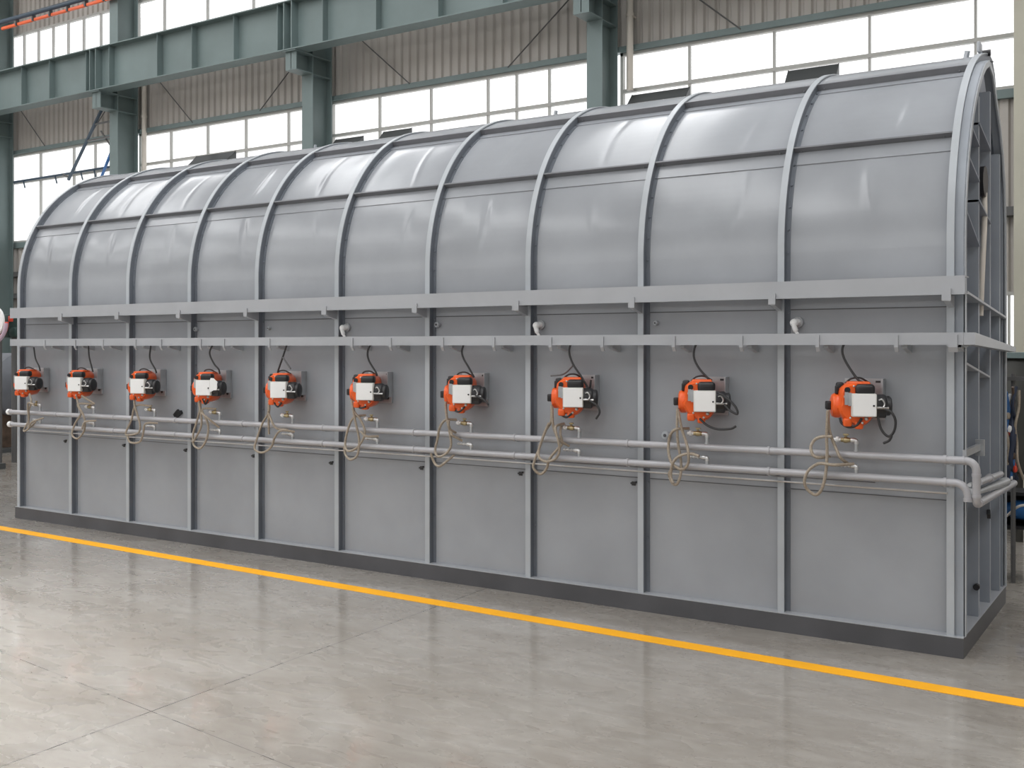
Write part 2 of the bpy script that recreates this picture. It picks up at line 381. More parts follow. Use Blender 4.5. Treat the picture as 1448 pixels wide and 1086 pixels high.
t = thing('access_ladder', 'slanting dark and blue access ladder beside the second column from the left', 'ladder', (-20.3, 8.5, 5.6))
MB().bar((-19.60, 8.55, 7.45), (-21.04, 8.55, 5.71), .05, .05).build('stringer', M['bluepipe'], t)
MB().bar((-19.50, 8.75, 6.62), (-20.10, 8.75, 5.70), .045, .045).build('stringer', M['blue'], t)
MB().bar((-19.906, 8.6, 7.4), (-19.906, 8.6, 6.74), .04, .04).build('hanger', M['rod'], t)
MB().bar((-19.906, 8.6, 6.74), (-19.64, 8.7, 6.35), .03, .03).build('hanger', M['rod'], t)
for z, x in ((6.9, -20.05), (6.55, -20.33)): MB().bar((x + .0, 8.55, z), (-19.05, 8.6, z + .03), .035, .035).build('rung', M['rod'], t)
MB().bar((-21.0, 8.55, 5.76), (-21.16, 8.5, 5.84), .04, .04).build('foot_hook', M['rod'], t)
t = thing('light_rail', 'thin blue-grey pipe with hooks along the left window transom', 'pipe', (-22, 8.86, 5.9))
MB().tube([(-24.0, 8.86, 5.92), (-19.4, 8.86, 5.96)], .03, 8).build('pipe', M['bluepipe'], t)
for x in (-23.3, -22.0, -21.0, -20.5, -19.8): MB().bar((x, 8.85, 5.93), (x + .09, 8.84, 5.74), .025, .025).build('hook', M['bluepipe'], t)

# ------------------------------------------------------------------ the furnace
XP = [-9.327, -8.439, -7.539, -6.659, -5.787, -4.855, -3.914, -2.991, -2.082, -1.100, -.090]   # left edge of each rib
ZB = .118; ZC = 2.40; YC = 1.32; RP = 1.32
PR = [(0.0, ZB + (ZC - ZB) * i / 12) for i in range(12)]
NA = 40
PR += [(YC - RP * math.cos(R(a)), ZC + RP * math.sin(R(a))) for a in [i * 84 / NA for i in range(NA + 1)]]
PR += [(1.27, 3.705), (1.34, 3.655), (1.40, 3.55), (1.44, 3.35), (1.46, 3.1), (1.47, 2.7), (1.47, ZB)]
NP = len(PR)
def nrm(i):
    a, b = PR[max(0, i - 1)], PR[min(NP - 1, i + 1)]; dy, dz = b[0] - a[0], b[1] - a[1]; l = math.hypot(dy, dz); return (-dz / l, dy / l)
NR = [nrm(i) for i in range(NP)]
for i in range(12): NR[i] = (-1.0, 0.0)
def off(i, d): return (PR[i][0] + NR[i][0] * d, PR[i][1] + NR[i][1] * d)
IA = 12                                               # first index of the arch (angle 0)
def ia(deg): return IA + int(round(deg / 84 * NA))
def band(b, x0, x1, d0, d1, i0=0, i1=NP - 1):         # solid strip following the profile
    vs = []; n = i1 - i0 + 1
    for i in range(i0, i1 + 1):
        for x, d in ((x0, d0), (x1, d0), (x1, d1), (x0, d1)):
            y, z = off(i, d); vs.append((x, y, z))
    fs = [(i * 4 + k, i * 4 + (k + 1) % 4, (i + 1) * 4 + (k + 1) % 4, (i + 1) * 4 + k) for i in range(n - 1) for k in range(4)] + [(0, 1, 2, 3), tuple(4 * (n - 1) + k for k in range(4))]
    return b.add(vs, fs)
F = thing('industrial_furnace', 'long grey barrel-roofed industrial furnace on a dark base, ribbed sheet steel', 'furnace', (-4.67, .7, 0))
b = MB(); b.box(-9.34, 0, -.10, .06, 0, ZB).box(-9.34, 0, 1.35, 1.514, 0, ZB).box(-9.34, -9.2, .06, 1.35, 0, ZB).box(-.14, 0, .06, 1.35, 0, ZB)
b.build('base_frame', M['base'], F)
b = MB(); b.box(-9.34, .0, -.102, .08, ZB - .001, ZB + .004).box(-.14, .001, .08, 1.515, ZB - .001, ZB + .004); b.build('base_flange', M['rail'], F)

def panel(name, x0, x1, i0, i1, k, amp, m, base=0.0):           # slightly dented sheet
    nx = 26 if name == 'wall_panel' else 60; rnd = random.Random(k); vs = []; fs = []
    ph = [rnd.uniform(0, 6.28) for _ in range(6)]; cx = x0 + (x1 - x0) * rnd.uniform(.42, .72); wd = rnd.uniform(.018, .035); sgn = rnd.choice((-1, 1)); A = amp * rnd.uniform(.6, 1.5)
    sub = 3; ns = (i1 - i0) * sub
    for j in range(ns + 1):
        q = j / sub; i = min(int(q), i1 - i0 - 1); f = q - i
        for a in range(nx + 1):
            u = a / nx; x = x0 + (x1 - x0) * u; s = j / ns
            edge = min(1, 5 * u * (1 - u)) ** 2 * min(1, 4.5 * s * (1 - s)) ** 2
            d = A * edge * (.35 * math.sin(3.1 * u + 2.0 * s + ph[0]) + .35 * math.sin(6.5 * u - 2.7 * s + ph[1]) + .25 * math.sin(5 * s + ph[2]))
            d += sgn * A * edge * .9 * math.exp(-((x - cx - .03 * math.sin(4 * s + ph[3])) / wd) ** 2) * (.6 + .4 * math.sin(5 * s + ph[4]))
            d += base; y0, z0 = off(i0 + i, d); y1, z1 = off(i0 + i + 1, d); vs.append((x, y0 + (y1 - y0) * f, z0 + (z1 - z0) * f))
    for j in range(ns):
        for a in range(nx): n = nx + 1; fs.append((j * n + a, j * n + a + 1, (j + 1) * n + a + 1, (j + 1) * n + a))
    o = MB().add(vs, fs, True).build(name, m, F, weld=False, recalc=False)
    md = o.modifiers.new('thick', 'SOLIDIFY'); md.thickness = .006; md.offset = -1; md.use_rim = False
    return o
A1, A2 = ia(29.7), ia(60)
for k in range(10):
    x0, x1 = XP[k] + .02, XP[k + 1] + .02
    panel('wall_panel', x0, x1, 0, IA, 100 + k, .0025, M['panel'], .025)
    panel('roof_panel', x0, x1, IA, A1, 200 + k, .006, M['panel'], .025)
    panel('roof_panel', x0, x1, A1, A2, 300 + k, .006, M['panel'], .025)
    panel('crest_panel', x0, x1, A2, ia(84), 400 + k, .002, M['panel'], .066)
b = MB(); band(b, XP[0], XP[10], .058, .066, ia(84), NP - 1); b.build('back_panel', M['panel'], F)
for k, x in enumerate(XP):
    b = MB(); band(b, x - .006, x + .036, .072, .080); rb_ = b.build('rib', M['frame'], F)
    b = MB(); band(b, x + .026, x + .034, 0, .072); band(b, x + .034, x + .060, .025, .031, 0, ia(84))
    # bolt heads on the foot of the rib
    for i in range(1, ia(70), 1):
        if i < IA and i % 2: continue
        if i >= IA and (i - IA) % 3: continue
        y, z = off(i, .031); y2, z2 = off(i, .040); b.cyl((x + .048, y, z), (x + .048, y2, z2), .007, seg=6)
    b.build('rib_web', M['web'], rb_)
def radial(b, deg, d0, d1, th, x0, x1, tilt=0.0):
    a = R(deg); c, s = math.cos(a), math.sin(a); pts = []
    for d, t in ((d0, -th / 2), (d1, -th / 2), (d1, th / 2), (d0, th / 2)):
        r = RP + d; pts.append((x0, YC - r * c + t * s, ZC + r * s + t * c))
    b.prism(pts, (x1 - x0, 0, 0))
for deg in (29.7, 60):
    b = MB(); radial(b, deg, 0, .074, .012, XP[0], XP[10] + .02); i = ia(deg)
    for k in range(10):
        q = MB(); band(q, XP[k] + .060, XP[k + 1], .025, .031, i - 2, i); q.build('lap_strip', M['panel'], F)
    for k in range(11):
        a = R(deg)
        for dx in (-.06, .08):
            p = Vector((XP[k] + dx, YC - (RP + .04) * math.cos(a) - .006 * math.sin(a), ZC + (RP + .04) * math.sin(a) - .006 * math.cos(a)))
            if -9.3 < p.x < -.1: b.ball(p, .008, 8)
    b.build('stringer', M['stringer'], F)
# horizontal sheet seams
for k in range(10):
    MB().box(XP[k] + .062, XP[k + 1], -.028, .002, .898, .903).build('panel_seam', M['base'], F)
    MB().box(XP[k] + .062, XP[k + 1], -.028, .002, 2.035, 2.041).build('panel_seam', M['base'], F)
MB().tube([(-9.2, -.085, .93), (-4, -.09, .955), (-.09, -.085, .95)], .006, 8).build('conduit_rod', M['steel'], F)
MB().tube([(-9.2, -.085, .965), (-4, -.09, .975), (-.5, -.088, .985)], .004, 8).build('conduit_rod', M['greycable'], F)

# upper beam, lugs, rail, clips
b = MB(); b.box(-9.262, .026, -.206, -.198, 2.105, 2.208).box(-9.262, .026, -.198, -.082, 2.200, 2.208).box(-9.262, .026, -.204, -.082, 2.105, 2.112).box(-9.262, .026, -.21, -.196, 2.101, 2.108)
bm_ = b.build('upper_beam', M['rail'], F)
for i, (a, c) in enumerate([(-8.422, -8.364), (-7.535, -7.482), (-6.657, -6.609), (-5.788, -5.745), (-4.879, -4.829), (-3.944, -3.896), (-3.024, -2.97), (-2.092, -2.047), (-1.119, -1.074), (-.097, -.047)]):
    b = MB(); b.box(a, c, -.218, -.207, 2.066, 2.135); b.prism([(a + .01, -.208, 2.10), (a + .01, -.208, 2.062), (a + .01, -.08, 2.03), (a + .01, -.08, 2.10)], (c - a - .015, 0, 0))
    b.build('beam_lug', M['rail'], bm_)
b = MB(); b.box(-9.26, .018, -.206, -.14, 1.818, 1.884); b.box(-9.26, .018, -.209, -.2, 1.814, 1.822)
rl = b.build('burner_rail', M['rail'], F)
b = MB()
for p, q in (((.072, -.206), (.072, -.14)),): pass
b.prism([(.079, -.206, 1.884), (.079, -.206, 1.814), (.05, 1.62, 1.765), (.05, 1.62, 1.80)], (-.06, 0, 0)); b.build('end_rail', M['rail'], F)
for i, x in enumerate([-8.665, -8.166, -7.734, -7.25, -6.887, -6.351, -6.05, -5.494, -4.567, -4.173, -3.667, -3.2, -2.718, -2.305, -1.774, -1.31, -.823, -.36, -.063]):
    b = MB(); wd = .022 if i < 18 else .05
    b.box(x, x + wd, -.216, -.207, 1.80, 1.872); b.prism([(x, -.216, 1.80), (x, -.207, 1.797), (x, -.19, 1.776), (x, -.198, 1.772)], (wd, 0, 0))
    cl = b.build('rail_clip', M['rail'], rl)
    MB().prism([(x + .03, -.15, 1.818), (x + .03, -.15, 1.795), (x + .03, -.0, 1.76), (x + .03, -.0, 1.818)], (.03, 0, 0)).build('rail_arm', M['frame'], rl)
for x in (-9.18, -.02):
    MB().box(x, x + .03, -.15, .0, 1.80, 1.82).build('rail_arm', M['frame'], rl)

# small fittings on the wall
def sightcock(x, z, d):
    r = MB().cyl((x + d, 0, z + .005), (x + d, -.045, z + .005), .034, seg=20).build('sight_port', M['rail'], F)
    MB().tube(spline([(x + d, -.04, z + .005), (x + d * .6, -.06, z + .004), (x, -.075, z)], 5), .022, 12).ball((x, -.077, z), .027, 14).build('port_cap', M['white'], r)
    MB().tube(spline([(x, -.085, z - .01), (x + .012, -.082, z - .05), (x + .03, -.08, z - .085)], 5), [.017] * 6 + [.011] * 5, 10).build('drop_tube', M['white'], r)
for x, z, d in ((-4.775, 1.958, .012), (-2.905, 1.958, .012), (-1.0, 1.953, .012)): sightcock(x, z, d)
for x, z, r in ((-1.97, 1.965, .016), (-3.83, 1.975, .022), (-5.66, 1.965, .014), (-6.6, 1.965, .02), (-1.885, 1.205, .028)):
    d = .05 if r < .025 else .075
    q = MB().cyl((x, 0, z), (x, -d, z), r, seg=18).cyl((x, -d, z), (x, -d - .006, z), r * .8, seg=18).build('wall_plug', M['frame'], F)
    MB().cyl((x, -d - .006, z), (x, -d - .010, z), r * .4, seg=10).build('plug_hole', M['base'], q)
for x, z in ((-2.145, .857), (-3.072, .865), (-3.994, .85), (-4.946, .832), (-5.864, .84), (-6.755, .843), (-7.645, .844), (-8.58, .84)):
    MB().box(x - .014, x + .014, -.03, 0, z - .014, z + .014).bar((x - .02, -.03, z), (x + .025, -.035, z + .012), .012, .012).build('drain_latch', M['blackm'], F)
MB().bar((-6.90, -.035, 1.16), (-6.84, -.035, 1.21), .022, .03).bar((-6.87, -.035, 1.155), (-6.80, -.035, 1.20), .022, .03).build('latch_handle', M['black'], F)

# right end of the furnace
b = MB(); pl = [(-.096, *off(i, 0)) for i in range(NP)]; b.prism(pl, (.01, 0, 0)); b.build('end_plate', M['endst'], F)
PR_MAIN, NR_MAIN, NP_MAIN = PR, NR, NP                # the end rim drops earlier at the back than the barrel
PR = [p for p in PR if p[0] < .70 and PR.index(p) <= ia(70)] + [(.80, 3.60), (.93, 3.565), (1.02, 3.47), (1.10, 3.385), (1.22, 3.28), (1.34, 3.12), (1.42, 2.92), (1.455, 2.65), (1.47, 2.3), (1.47, ZB)]
NP = len(PR); NR = [nrm(i) for i in range(NP)]
for i in range(12): NR[i] = (-1.0, 0.0)
b = MB(); band(b, -.058, .0, .052, .060, 0, NP - 1); b.build('end_rim', M['endrim'], F)
b = MB(); band(b, -.006, .004, .02, .060, 0, NP - 1); b.build('end_rim_flange', M['frame'], F)
PR, NR, NP = PR_MAIN, NR_MAIN, NP_MAIN
b = MB(); band(b, -.066, -.058, .0, .075, IA, NP - 1); b.build('end_rim_web', M['endrim'], F)
def ztop(y):
    best = 3.0
    for i in range(IA, NP):
        if PR[i][0] <= y: best = PR[i][1]
    return min(best, 3.50 if y < 1 else 3.15)
for y in (.47, .90, 1.30):
    z1 = ztop(y) - .02
    b = MB(); b.box(-.088, -.012, y, y + .010, ZB, z1).box(-.020, -.012, y + .01, y + .04, ZB, z1); b.build('end_post', M['endrim'], F)
b = MB(); b.box(-.088, -.012, 1.46, 1.472, ZB, 3.0); b.build('end_post', M['endrim'], F)
for y0, z0, y1, z1 in ((.18, 3.14, .47, 3.06), (.07, 2.95, .47, 2.84), (.0, 2.62, .47, 2.44), (.47, 3.2, .9, 3.1), (.47, 2.72, .9, 2.62)):
    MB().prism([(-.088, y0, z0), (-.088, y1, z1), (-.088, y1, z1 - .014), (-.088, y0, z0 - .014)], (.084, 0, 0)).prism([(-.09, y0, z0), (-.09, y1, z1), (-.09, y1, z1 - .16)], (.012, 0, 0)).build('gusset_plate', M['endst'], F)
MB().prism([(-.09, -.03, 2.128), (-.09, 1.49, 2.012), (-.09, 1.49, 1.998), (-.09, -.03, 2.114)], (.10, 0, 0)).build('end_shelf', M['rail'], F)
MB().prism([(-.09, -.03, 1.722), (-.09, .9, 1.61), (-.09, .9, 1.598), (-.09, -.03, 1.708)], (.08, 0, 0)).build('end_shelf', M['rail'], F)
b = MB(); b.lathe((-.085, .76, 2.87), (1, 0, 0), [(0, .10), (.07, .10)], 11); b.build('burnt_opening', M['black'], F)
MB().tube(spline([(-.03, .80, 2.80), (-.02, .74, 2.6), (-.02, .66, 2.3), (-.025, .62, 2.0)], 6), .018, 10).build('vent_tube', M['pole'], F)
MB().box(-.01, .012, -.075, .40, 1.165, 1.205).build('clamp_bar', M['zinc'], F)
MB().box(-.02, .03, .40, .44, 1.13, 1.23).build('clamp_plate', M['zinc'], F)
MB().box(-.085, -.03, .49, .60, .3, .9).build('end_box', M['endst'], F)
MB().cyl((-.02, .47, .31), (-.02, .44, .31), .02, seg=10).build('bolt_pin', M['blackm'], F)
MB().bar((-.02, .9, .72), (-.005, .82, .70), .02, .03).build('bolt_pin', M['blackm'], F)
b = MB(); b.rbox((-.09, 1.0, 3.80), (.02, .10, .07), .006).build('crest_lug', M['frame'], F)
MB().lathe((-.09, 1.12, 3.79), (1, 0, 0), [(0, .022), (.05, .022)], 14).build('lifting_pin', M['blackm'], F)
for x, y in ((-6.22, 1.12), (-3.45, 1.1), (-.2, 1.05)):
    MB().bar((x, y, 3.68), (x + .03, y - .02, 3.80), .02, .03).build('lifting_lug', M['frame'], F)
for k in (0,):                                        # left end closure
    b = MB(); b.prism([(-9.335, *off(i, .0)) for i in range(NP)], (.008, 0, 0)); b.build('end_plate', M['endst'], F)

# ------------------------------------------------------------------ gas pipes with their taps
TX = [-8.745, -7.872, -6.973, -6.1, -5.219, -4.299, -3.396, -2.48, -1.533, -.582]
def zu(x): return 1.126 + (x + 9.224) / 9.156 * .030
def zl(x): return .998 + (x + 9.224) / 9.156 * .029
PY = -.2; PRD = .0225
U = thing('gas_pipe', 'upper silver gas pipe along the furnace wall, bending down at the right end', 'pipe', (-4.6, PY, 1.1), 'horizontal gas pipes')
pts = [(-9.27, PY, zu(-9.27)), (-6, PY, zu(-6)), (-3, PY, zu(-3)), (.012, PY, zu(0))]
pts += [(.03 + .055 * math.sin(R(a)), PY, zu(0) - .055 + .055 * math.cos(R(a))) for a in (10, 25, 40, 55, 70, 85, 90)]
pts += [(.085, PY, 1.0)] + [(.085, PY + .045 - .045 * math.cos(R(a)), .945 - .045 * math.sin(R(a)) + .01) for a in (0, 20, 40, 60, 80, 90)] + [(.085, 0, .906), (.083, 1.28, .873)]
MB().tube(pts, PRD, 18).build('pipe_run', M['pipe'], U)
for p, q in (((.012, PY, zu(0)), (.026, PY, zu(0))), ((.085, PY, 1.085), (.085, PY, 1.07)), ((.085, PY, .965), (.085, PY, .95)), ((.085, -.12, .91), (.085, -.10, .91))):
    MB().cyl(p, q, PRD + .0035, seg=18).build('elbow_collar', M['pipe'], U)
MB().tube([(-9.30, PY, zu(-9.3)), (-9.26, PY, zu(-9.3))], .03, 14).build('end_cap', M['white'], U)
Lp = thing('gas_pipe', 'lower silver gas pipe along the furnace wall, ending in a downward elbow at the right', 'pipe', (-4.6, PY, .97), 'horizontal gas pipes')
pts = [(-9.25, PY, zl(-9.25)), (-6, PY, zl(-6)), (-3, PY, zl(-3)), (-.045, PY, zl(0))] + [(-.03 + .07 * math.sin(R(a)), PY, zl(0) - .07 + .07 * math.cos(R(a))) for a in (10, 25, 40, 55, 70, 85)] + [(.042, PY, .94)]
MB().tube(pts, PRD, 18).build('pipe_run', M['pipe'], Lp)
MB().cyl((.042, PY, .945), (.042, PY, .925), .027, seg=18).build('elbow_collar', M['pipe'], Lp)
MB().tube([(-9.28, PY, zl(-9.3)), (-9.24, PY, zl(-9.3))], .03, 14).build('end_cap', M['white'], Lp)
MB().tube([(.075, -.06, 1.02), (.08, .72, .992)], .019, 14).cyl((.077, .3, 1.007), (.077, .32, 1.007), .027).build('branch_pipe', M['pipe'], Lp)
MB().tube([(.06, PY, .975), (.06, -.05, .96), (.085, .9, .925)], [.012, .016, .03], 10).build('lever_handle', M['zinc'], Lp)
MB().cyl((.055, -.205, .985), (.055, -.15, .985), .018, seg=10).cyl((.05, -.21, 1.02), (.05, -.16, 1.02), .012, seg=8).build('union_nut', M['zinc'], Lp)
for k, x in enumerate(XP[1:]):
    for P_, zf in ((U, zu), (Lp, zl)):
        z = zf(x); xx = x - .03 if k < 9 else x + .0
        c = MB().cyl((xx, PY, z), (xx + .018, PY, z), PRD + .004, seg=16).build('pipe_clip', M['pipe'], P_)
        b = MB(); b.bar((xx + .009, PY + .015, z - .028), (xx + .03, -.075, z - .03), .018, .008).build('clip_arm', M['frame'], c)
def tap(x):
    z = zu(x); zt = z + .088
    r = MB().tube([(x, PY, z + .015)] + [(x, PY, zt - .02)], .0115, 12).cyl((x, PY, z + .02), (x, PY, z + .03), .016, seg=12).build('riser', M['zinc'], U)
    MB().tube(spline([(x, PY, zt - .022), (x, PY, zt - .006), (x - .012, PY, zt), (x - .03, PY, zt)], 4), .0145, 12).build('elbow', M['steel'], r)
    v = MB().lathe((x - .03, PY, zt), (-1, 0, 0), [(0, .010), (.008, .010), (.009, .015), (.02, .015), (.024, .018), (.042, .018), (.046, .014), (.06, .014), (.061, .009), (.07, .009)], 12).build('ball_valve', M['brass'], U)
    MB().cyl((x - .063, PY, zt + .012), (x - .063, PY, zt + .034), .008, seg=8).rbox((x - .060, PY - .004, zt + .032), (.035, .012, .012), .005, 2).build('valve_handle', M['brass'], v)
    MB().cyl((x - .09, PY, zt), (x - .135, PY, zt), .010, seg=10).cyl((x - .105, PY, zt), (x - .12, PY, zt), .018, seg=10).build('union', M['white'], v)
def low(x):
    z = zl(x); zt = z + .062
    r = MB().tube([(x, PY, z + .015), (x, PY, zt - .015)], .0115, 12).build('riser', M['zinc'], Lp)
    MB().tube(spline([(x, PY, zt - .02), (x, PY, zt - .005), (x - .012, PY, zt), (x - .03, PY, zt)], 4), .0145, 12).build('elbow', M['steel'], r)
    b = MB()
    for j in range(4): b.lathe((x - .03 - j * .024, PY, zt), (-1, 0, 0), [(0, .006), (.006, .011), (.015, .011), (.024, .006)], 10)
    b.build('nipple', M['steel'], r)
for x in TX: tap(x); low(x)

# ------------------------------------------------------------------ burners
BX = [-8.928, -8.048, -7.105, -6.215, -5.302, -4.364, -3.431, -2.494, -1.53, -.533]
BZ = [1.436, 1.439, 1.44, 1.444, 1.446, 1.452, 1.455, 1.454, 1.455, 1.459]
ORD = ['leftmost orange burner, beside the left end rib of the furnace wall', 'orange burner second from the left end of the furnace wall',
       'orange burner third from the left end of the furnace wall', 'orange burner with torn white film over its motor, fourth from the left',
       'orange burner fifth from the left, two cables rising to the rail', 'orange burner sixth from the left, fifth from the right',
       'orange burner fourth from the right end of the furnace wall', 'orange burner third from the right, a stray cable end pointing left',
       'orange burner second from the right, black cable hanging below it', 'rightmost orange burner, with a black cable looping at its right']
SUPPLY = {
    1: [[(-8.862, 1.774), (-8.832, 1.685), (-8.772, 1.605)]],
    2: [[(-7.967, 1.793), (-7.953, 1.707), (-7.912, 1.604)]],
    3: [[(-7.036, 1.793), (-7.048, 1.695), (-6.974, 1.598)]],
    4: [[(-6.191, 1.809), (-6.237, 1.747), (-6.18, 1.653), (-6.123, 1.607)]],
    5: [[(-5.286, 1.807), (-5.338, 1.717), (-5.395, 1.593)], [(-5.338, 1.717), (-5.248, 1.619)]],
    6: [[(-4.364, 1.815), (-4.404, 1.768), (-4.394, 1.698), (-4.323, 1.606)]],
    7: [[(-3.463, 1.807), (-3.486, 1.771), (-3.47, 1.715), (-3.426, 1.654), (-3.389, 1.599)]],
    8: [[(-2.544, 1.816), (-2.563, 1.772), (-2.536, 1.69), (-2.466, 1.596), (-2.404, 1.515)], [(-2.536, 1.67), (-2.607, 1.614), (-2.711, 1.599)]],
    9: [[(-1.595, 1.818), (-1.622, 1.793), (-1.625, 1.729), (-1.588, 1.66), (-1.527, 1.597)]],
    10: [[(-0.641, 1.817), (-0.665, 1.798), (-0.662, 1.749), (-0.63, 1.685), (-0.577, 1.61), (-0.546, 1.589)]],
}
LOOPS = {
    3: [[(-7.158, 1.353), (-7.133, 1.313)]],
    4: [[(-6.236, 1.345), (-6.201, 1.299), (-6.168, 1.339)]],
    5: [[(-5.362, 1.342), (-5.317, 1.303), (-5.272, 1.337)]],
    6: [[(-4.455, 1.368), (-4.418, 1.322), (-4.358, 1.332)]],
    7: [[(-3.535, 1.371), (-3.504, 1.336), (-3.454, 1.323), (-3.404, 1.359)], [(-3.306, 1.447), (-3.234, 1.419), (-3.192, 1.383)]],
    8: [[(-2.596, 1.365), (-2.574, 1.328), (-2.536, 1.315), (-2.493, 1.345)], [(-2.359, 1.438), (-2.3, 1.403), (-2.279, 1.357), (-2.306, 1.312)]],
    9: [[(-1.553, 1.342), (-1.504, 1.302), (-1.434, 1.279), (-1.347, 1.284), (-1.308, 1.302)], [(-1.386, 1.439), (-1.347, 1.399), (-1.299, 1.38), (-1.312, 1.425), (-1.381, 1.488), (-1.434, 1.512)]],
    10: [[(-0.659, 1.379), (-0.647, 1.346), (-0.609, 1.326), (-0.563, 1.336), (-0.53, 1.38)], [(-0.439, 1.395), (-0.419, 1.321), (-0.379, 1.281), (-0.347, 1.312), (-0.339, 1.374), (-0.363, 1.423), (-0.399, 1.438)], [(-0.359, 1.286), (-0.375, 1.256), (-0.407, 1.24)]],
}
HOSES = {
    1: [[(-8.829, 1.328), (-8.784, 1.24), (-8.844, 1.167), (-8.859, 1.059), (-8.92, 0.958), (-8.874, 0.955), (-8.808, 1.043)], [(-8.724, 1.224), (-8.829, 1.23), (-8.844, 1.096), (-8.829, 0.98), (-8.754, 1.045), (-8.679, 1.084)]],
    2: [[(-8.061, 1.329), (-8.006, 1.228), (-7.937, 1.111), (-7.951, 0.991), (-8.034, 0.91), (-8.117, 0.949), (-8.089, 1.054), (-7.992, 1.16), (-8.02, 1.245), (-7.868, 1.249)], [(-7.951, 1.332), (-7.855, 1.25)], [(-7.923, 1.009), (-7.896, 1.078), (-7.828, 1.089)]],
    3: [[(-7.185, 1.335), (-7.165, 1.253), (-7.109, 1.092), (-7.134, 1.009), (-7.236, 0.98), (-7.3, 0.994), (-7.236, 1.12), (-7.172, 1.253), (-7.009, 1.255)], [(-7.261, 0.971), (-7.223, 0.915), (-7.109, 0.921), (-7.047, 0.997), (-6.997, 1.096), (-6.923, 1.099)]],
    4: [[(-6.293, 1.357), (-6.27, 1.265), (-6.339, 1.122), (-6.385, 1.026), (-6.362, 0.933), (-6.27, 0.907), (-6.202, 1.003), (-6.191, 1.128), (-6.247, 1.25), (-6.157, 1.256)], [(-6.279, 1.342), (-6.247, 1.126), (-6.339, 0.997), (-6.374, 0.956)], [(-6.225, 1.22), (-6.157, 1.175), (-6.101, 1.093)]],
    5: [[(-5.434, 1.372), (-5.427, 1.208), (-5.434, 1.068)], [(-5.416, 1.356), (-5.416, 1.257), (-5.508, 1.155), (-5.566, 1.02), (-5.578, 0.937), (-5.496, 0.911), (-5.404, 0.962), (-5.347, 1.047), (-5.268, 1.108), (-5.19, 1.095)], [(-5.411, 1.257), (-5.336, 1.129), (-5.268, 1.108)]],
    6: [[(-4.516, 1.38), (-4.475, 1.288), (-4.424, 1.228), (-4.384, 1.122), (-4.445, 1.011), (-4.547, 0.975), (-4.588, 1.035), (-4.557, 1.146), (-4.485, 1.242), (-4.414, 1.26)], [(-4.496, 1.381), (-4.465, 1.227), (-4.435, 1.074), (-4.445, 0.949), (-4.506, 0.91), (-4.567, 0.943), (-4.588, 1.004)], [(-4.388, 1.137), (-4.344, 1.101), (-4.284, 1.099)]],
    7: [[(-3.586, 1.393), (-3.57, 1.287), (-3.551, 1.165), (-3.545, 1.063), (-3.589, 1.0), (-3.653, 0.981), (-3.689, 1.025), (-3.665, 1.119), (-3.633, 1.202), (-3.583, 1.256), (-3.526, 1.256)], [(-3.576, 1.378), (-3.557, 1.246), (-3.532, 1.166), (-3.519, 1.146), (-3.476, 1.102)], [(-3.532, 1.257), (-3.541, 1.196), (-3.526, 1.156)], [(-3.698, 1.004), (-3.672, 0.934), (-3.621, 0.911), (-3.564, 0.94), (-3.548, 0.992)]],
    8: [[(-2.666, 1.395), (-2.666, 1.28), (-2.725, 1.201), (-2.77, 1.093), (-2.804, 0.995), (-2.81, 0.946), (-2.765, 0.905), (-2.714, 0.942), (-2.675, 1.021), (-2.614, 1.091), (-2.586, 1.131), (-2.597, 1.197), (-2.619, 1.263)], [(-2.649, 1.386), (-2.645, 1.262), (-2.625, 1.186), (-2.592, 1.15), (-2.559, 1.109)], [(-2.669, 1.27), (-2.714, 1.192), (-2.759, 1.084), (-2.748, 1.027), (-2.692, 1.001), (-2.625, 1.024), (-2.59, 1.083), (-2.592, 1.15), (-2.619, 1.244), (-2.597, 1.264)]],
    9: [[(-1.712, 1.403), (-1.711, 1.267), (-1.708, 1.165), (-1.692, 1.056), (-1.689, 0.972), (-1.711, 0.911), (-1.747, 0.908), (-1.77, 0.949), (-1.766, 0.979), (-1.747, 1.01)], [(-1.699, 1.394), (-1.683, 1.302), (-1.669, 1.235), (-1.642, 1.169), (-1.626, 1.111), (-1.633, 1.051), (-1.665, 1.011), (-1.701, 1.013), (-1.747, 1.053), (-1.773, 1.12), (-1.77, 1.196), (-1.747, 1.24), (-1.711, 1.267), (-1.656, 1.269)], [(-1.548, 1.102), (-1.606, 1.113), (-1.665, 1.104), (-1.711, 1.076), (-1.738, 1.028), (-1.752, 0.959), (-1.733, 0.914)]],
    10: [[(-0.732, 1.422), (-0.727, 1.332), (-0.716, 1.268), (-0.693, 1.205), (-0.659, 1.142), (-0.63, 1.101)], [(-0.702, 1.266), (-0.758, 1.263), (-0.81, 1.242), (-0.834, 1.198), (-0.818, 1.151), (-0.783, 1.134), (-0.732, 1.141)], [(-0.725, 1.418), (-0.736, 1.263), (-0.734, 1.16), (-0.74, 1.03), (-0.766, 0.942), (-0.805, 0.909), (-0.853, 0.94), (-0.866, 0.991), (-0.844, 1.054), (-0.801, 1.091), (-0.762, 1.102), (-0.689, 1.098), (-0.596, 1.101)]],
}
TH = R(24)
RZ = Matrix.Rotation(TH, 3, 'Z')
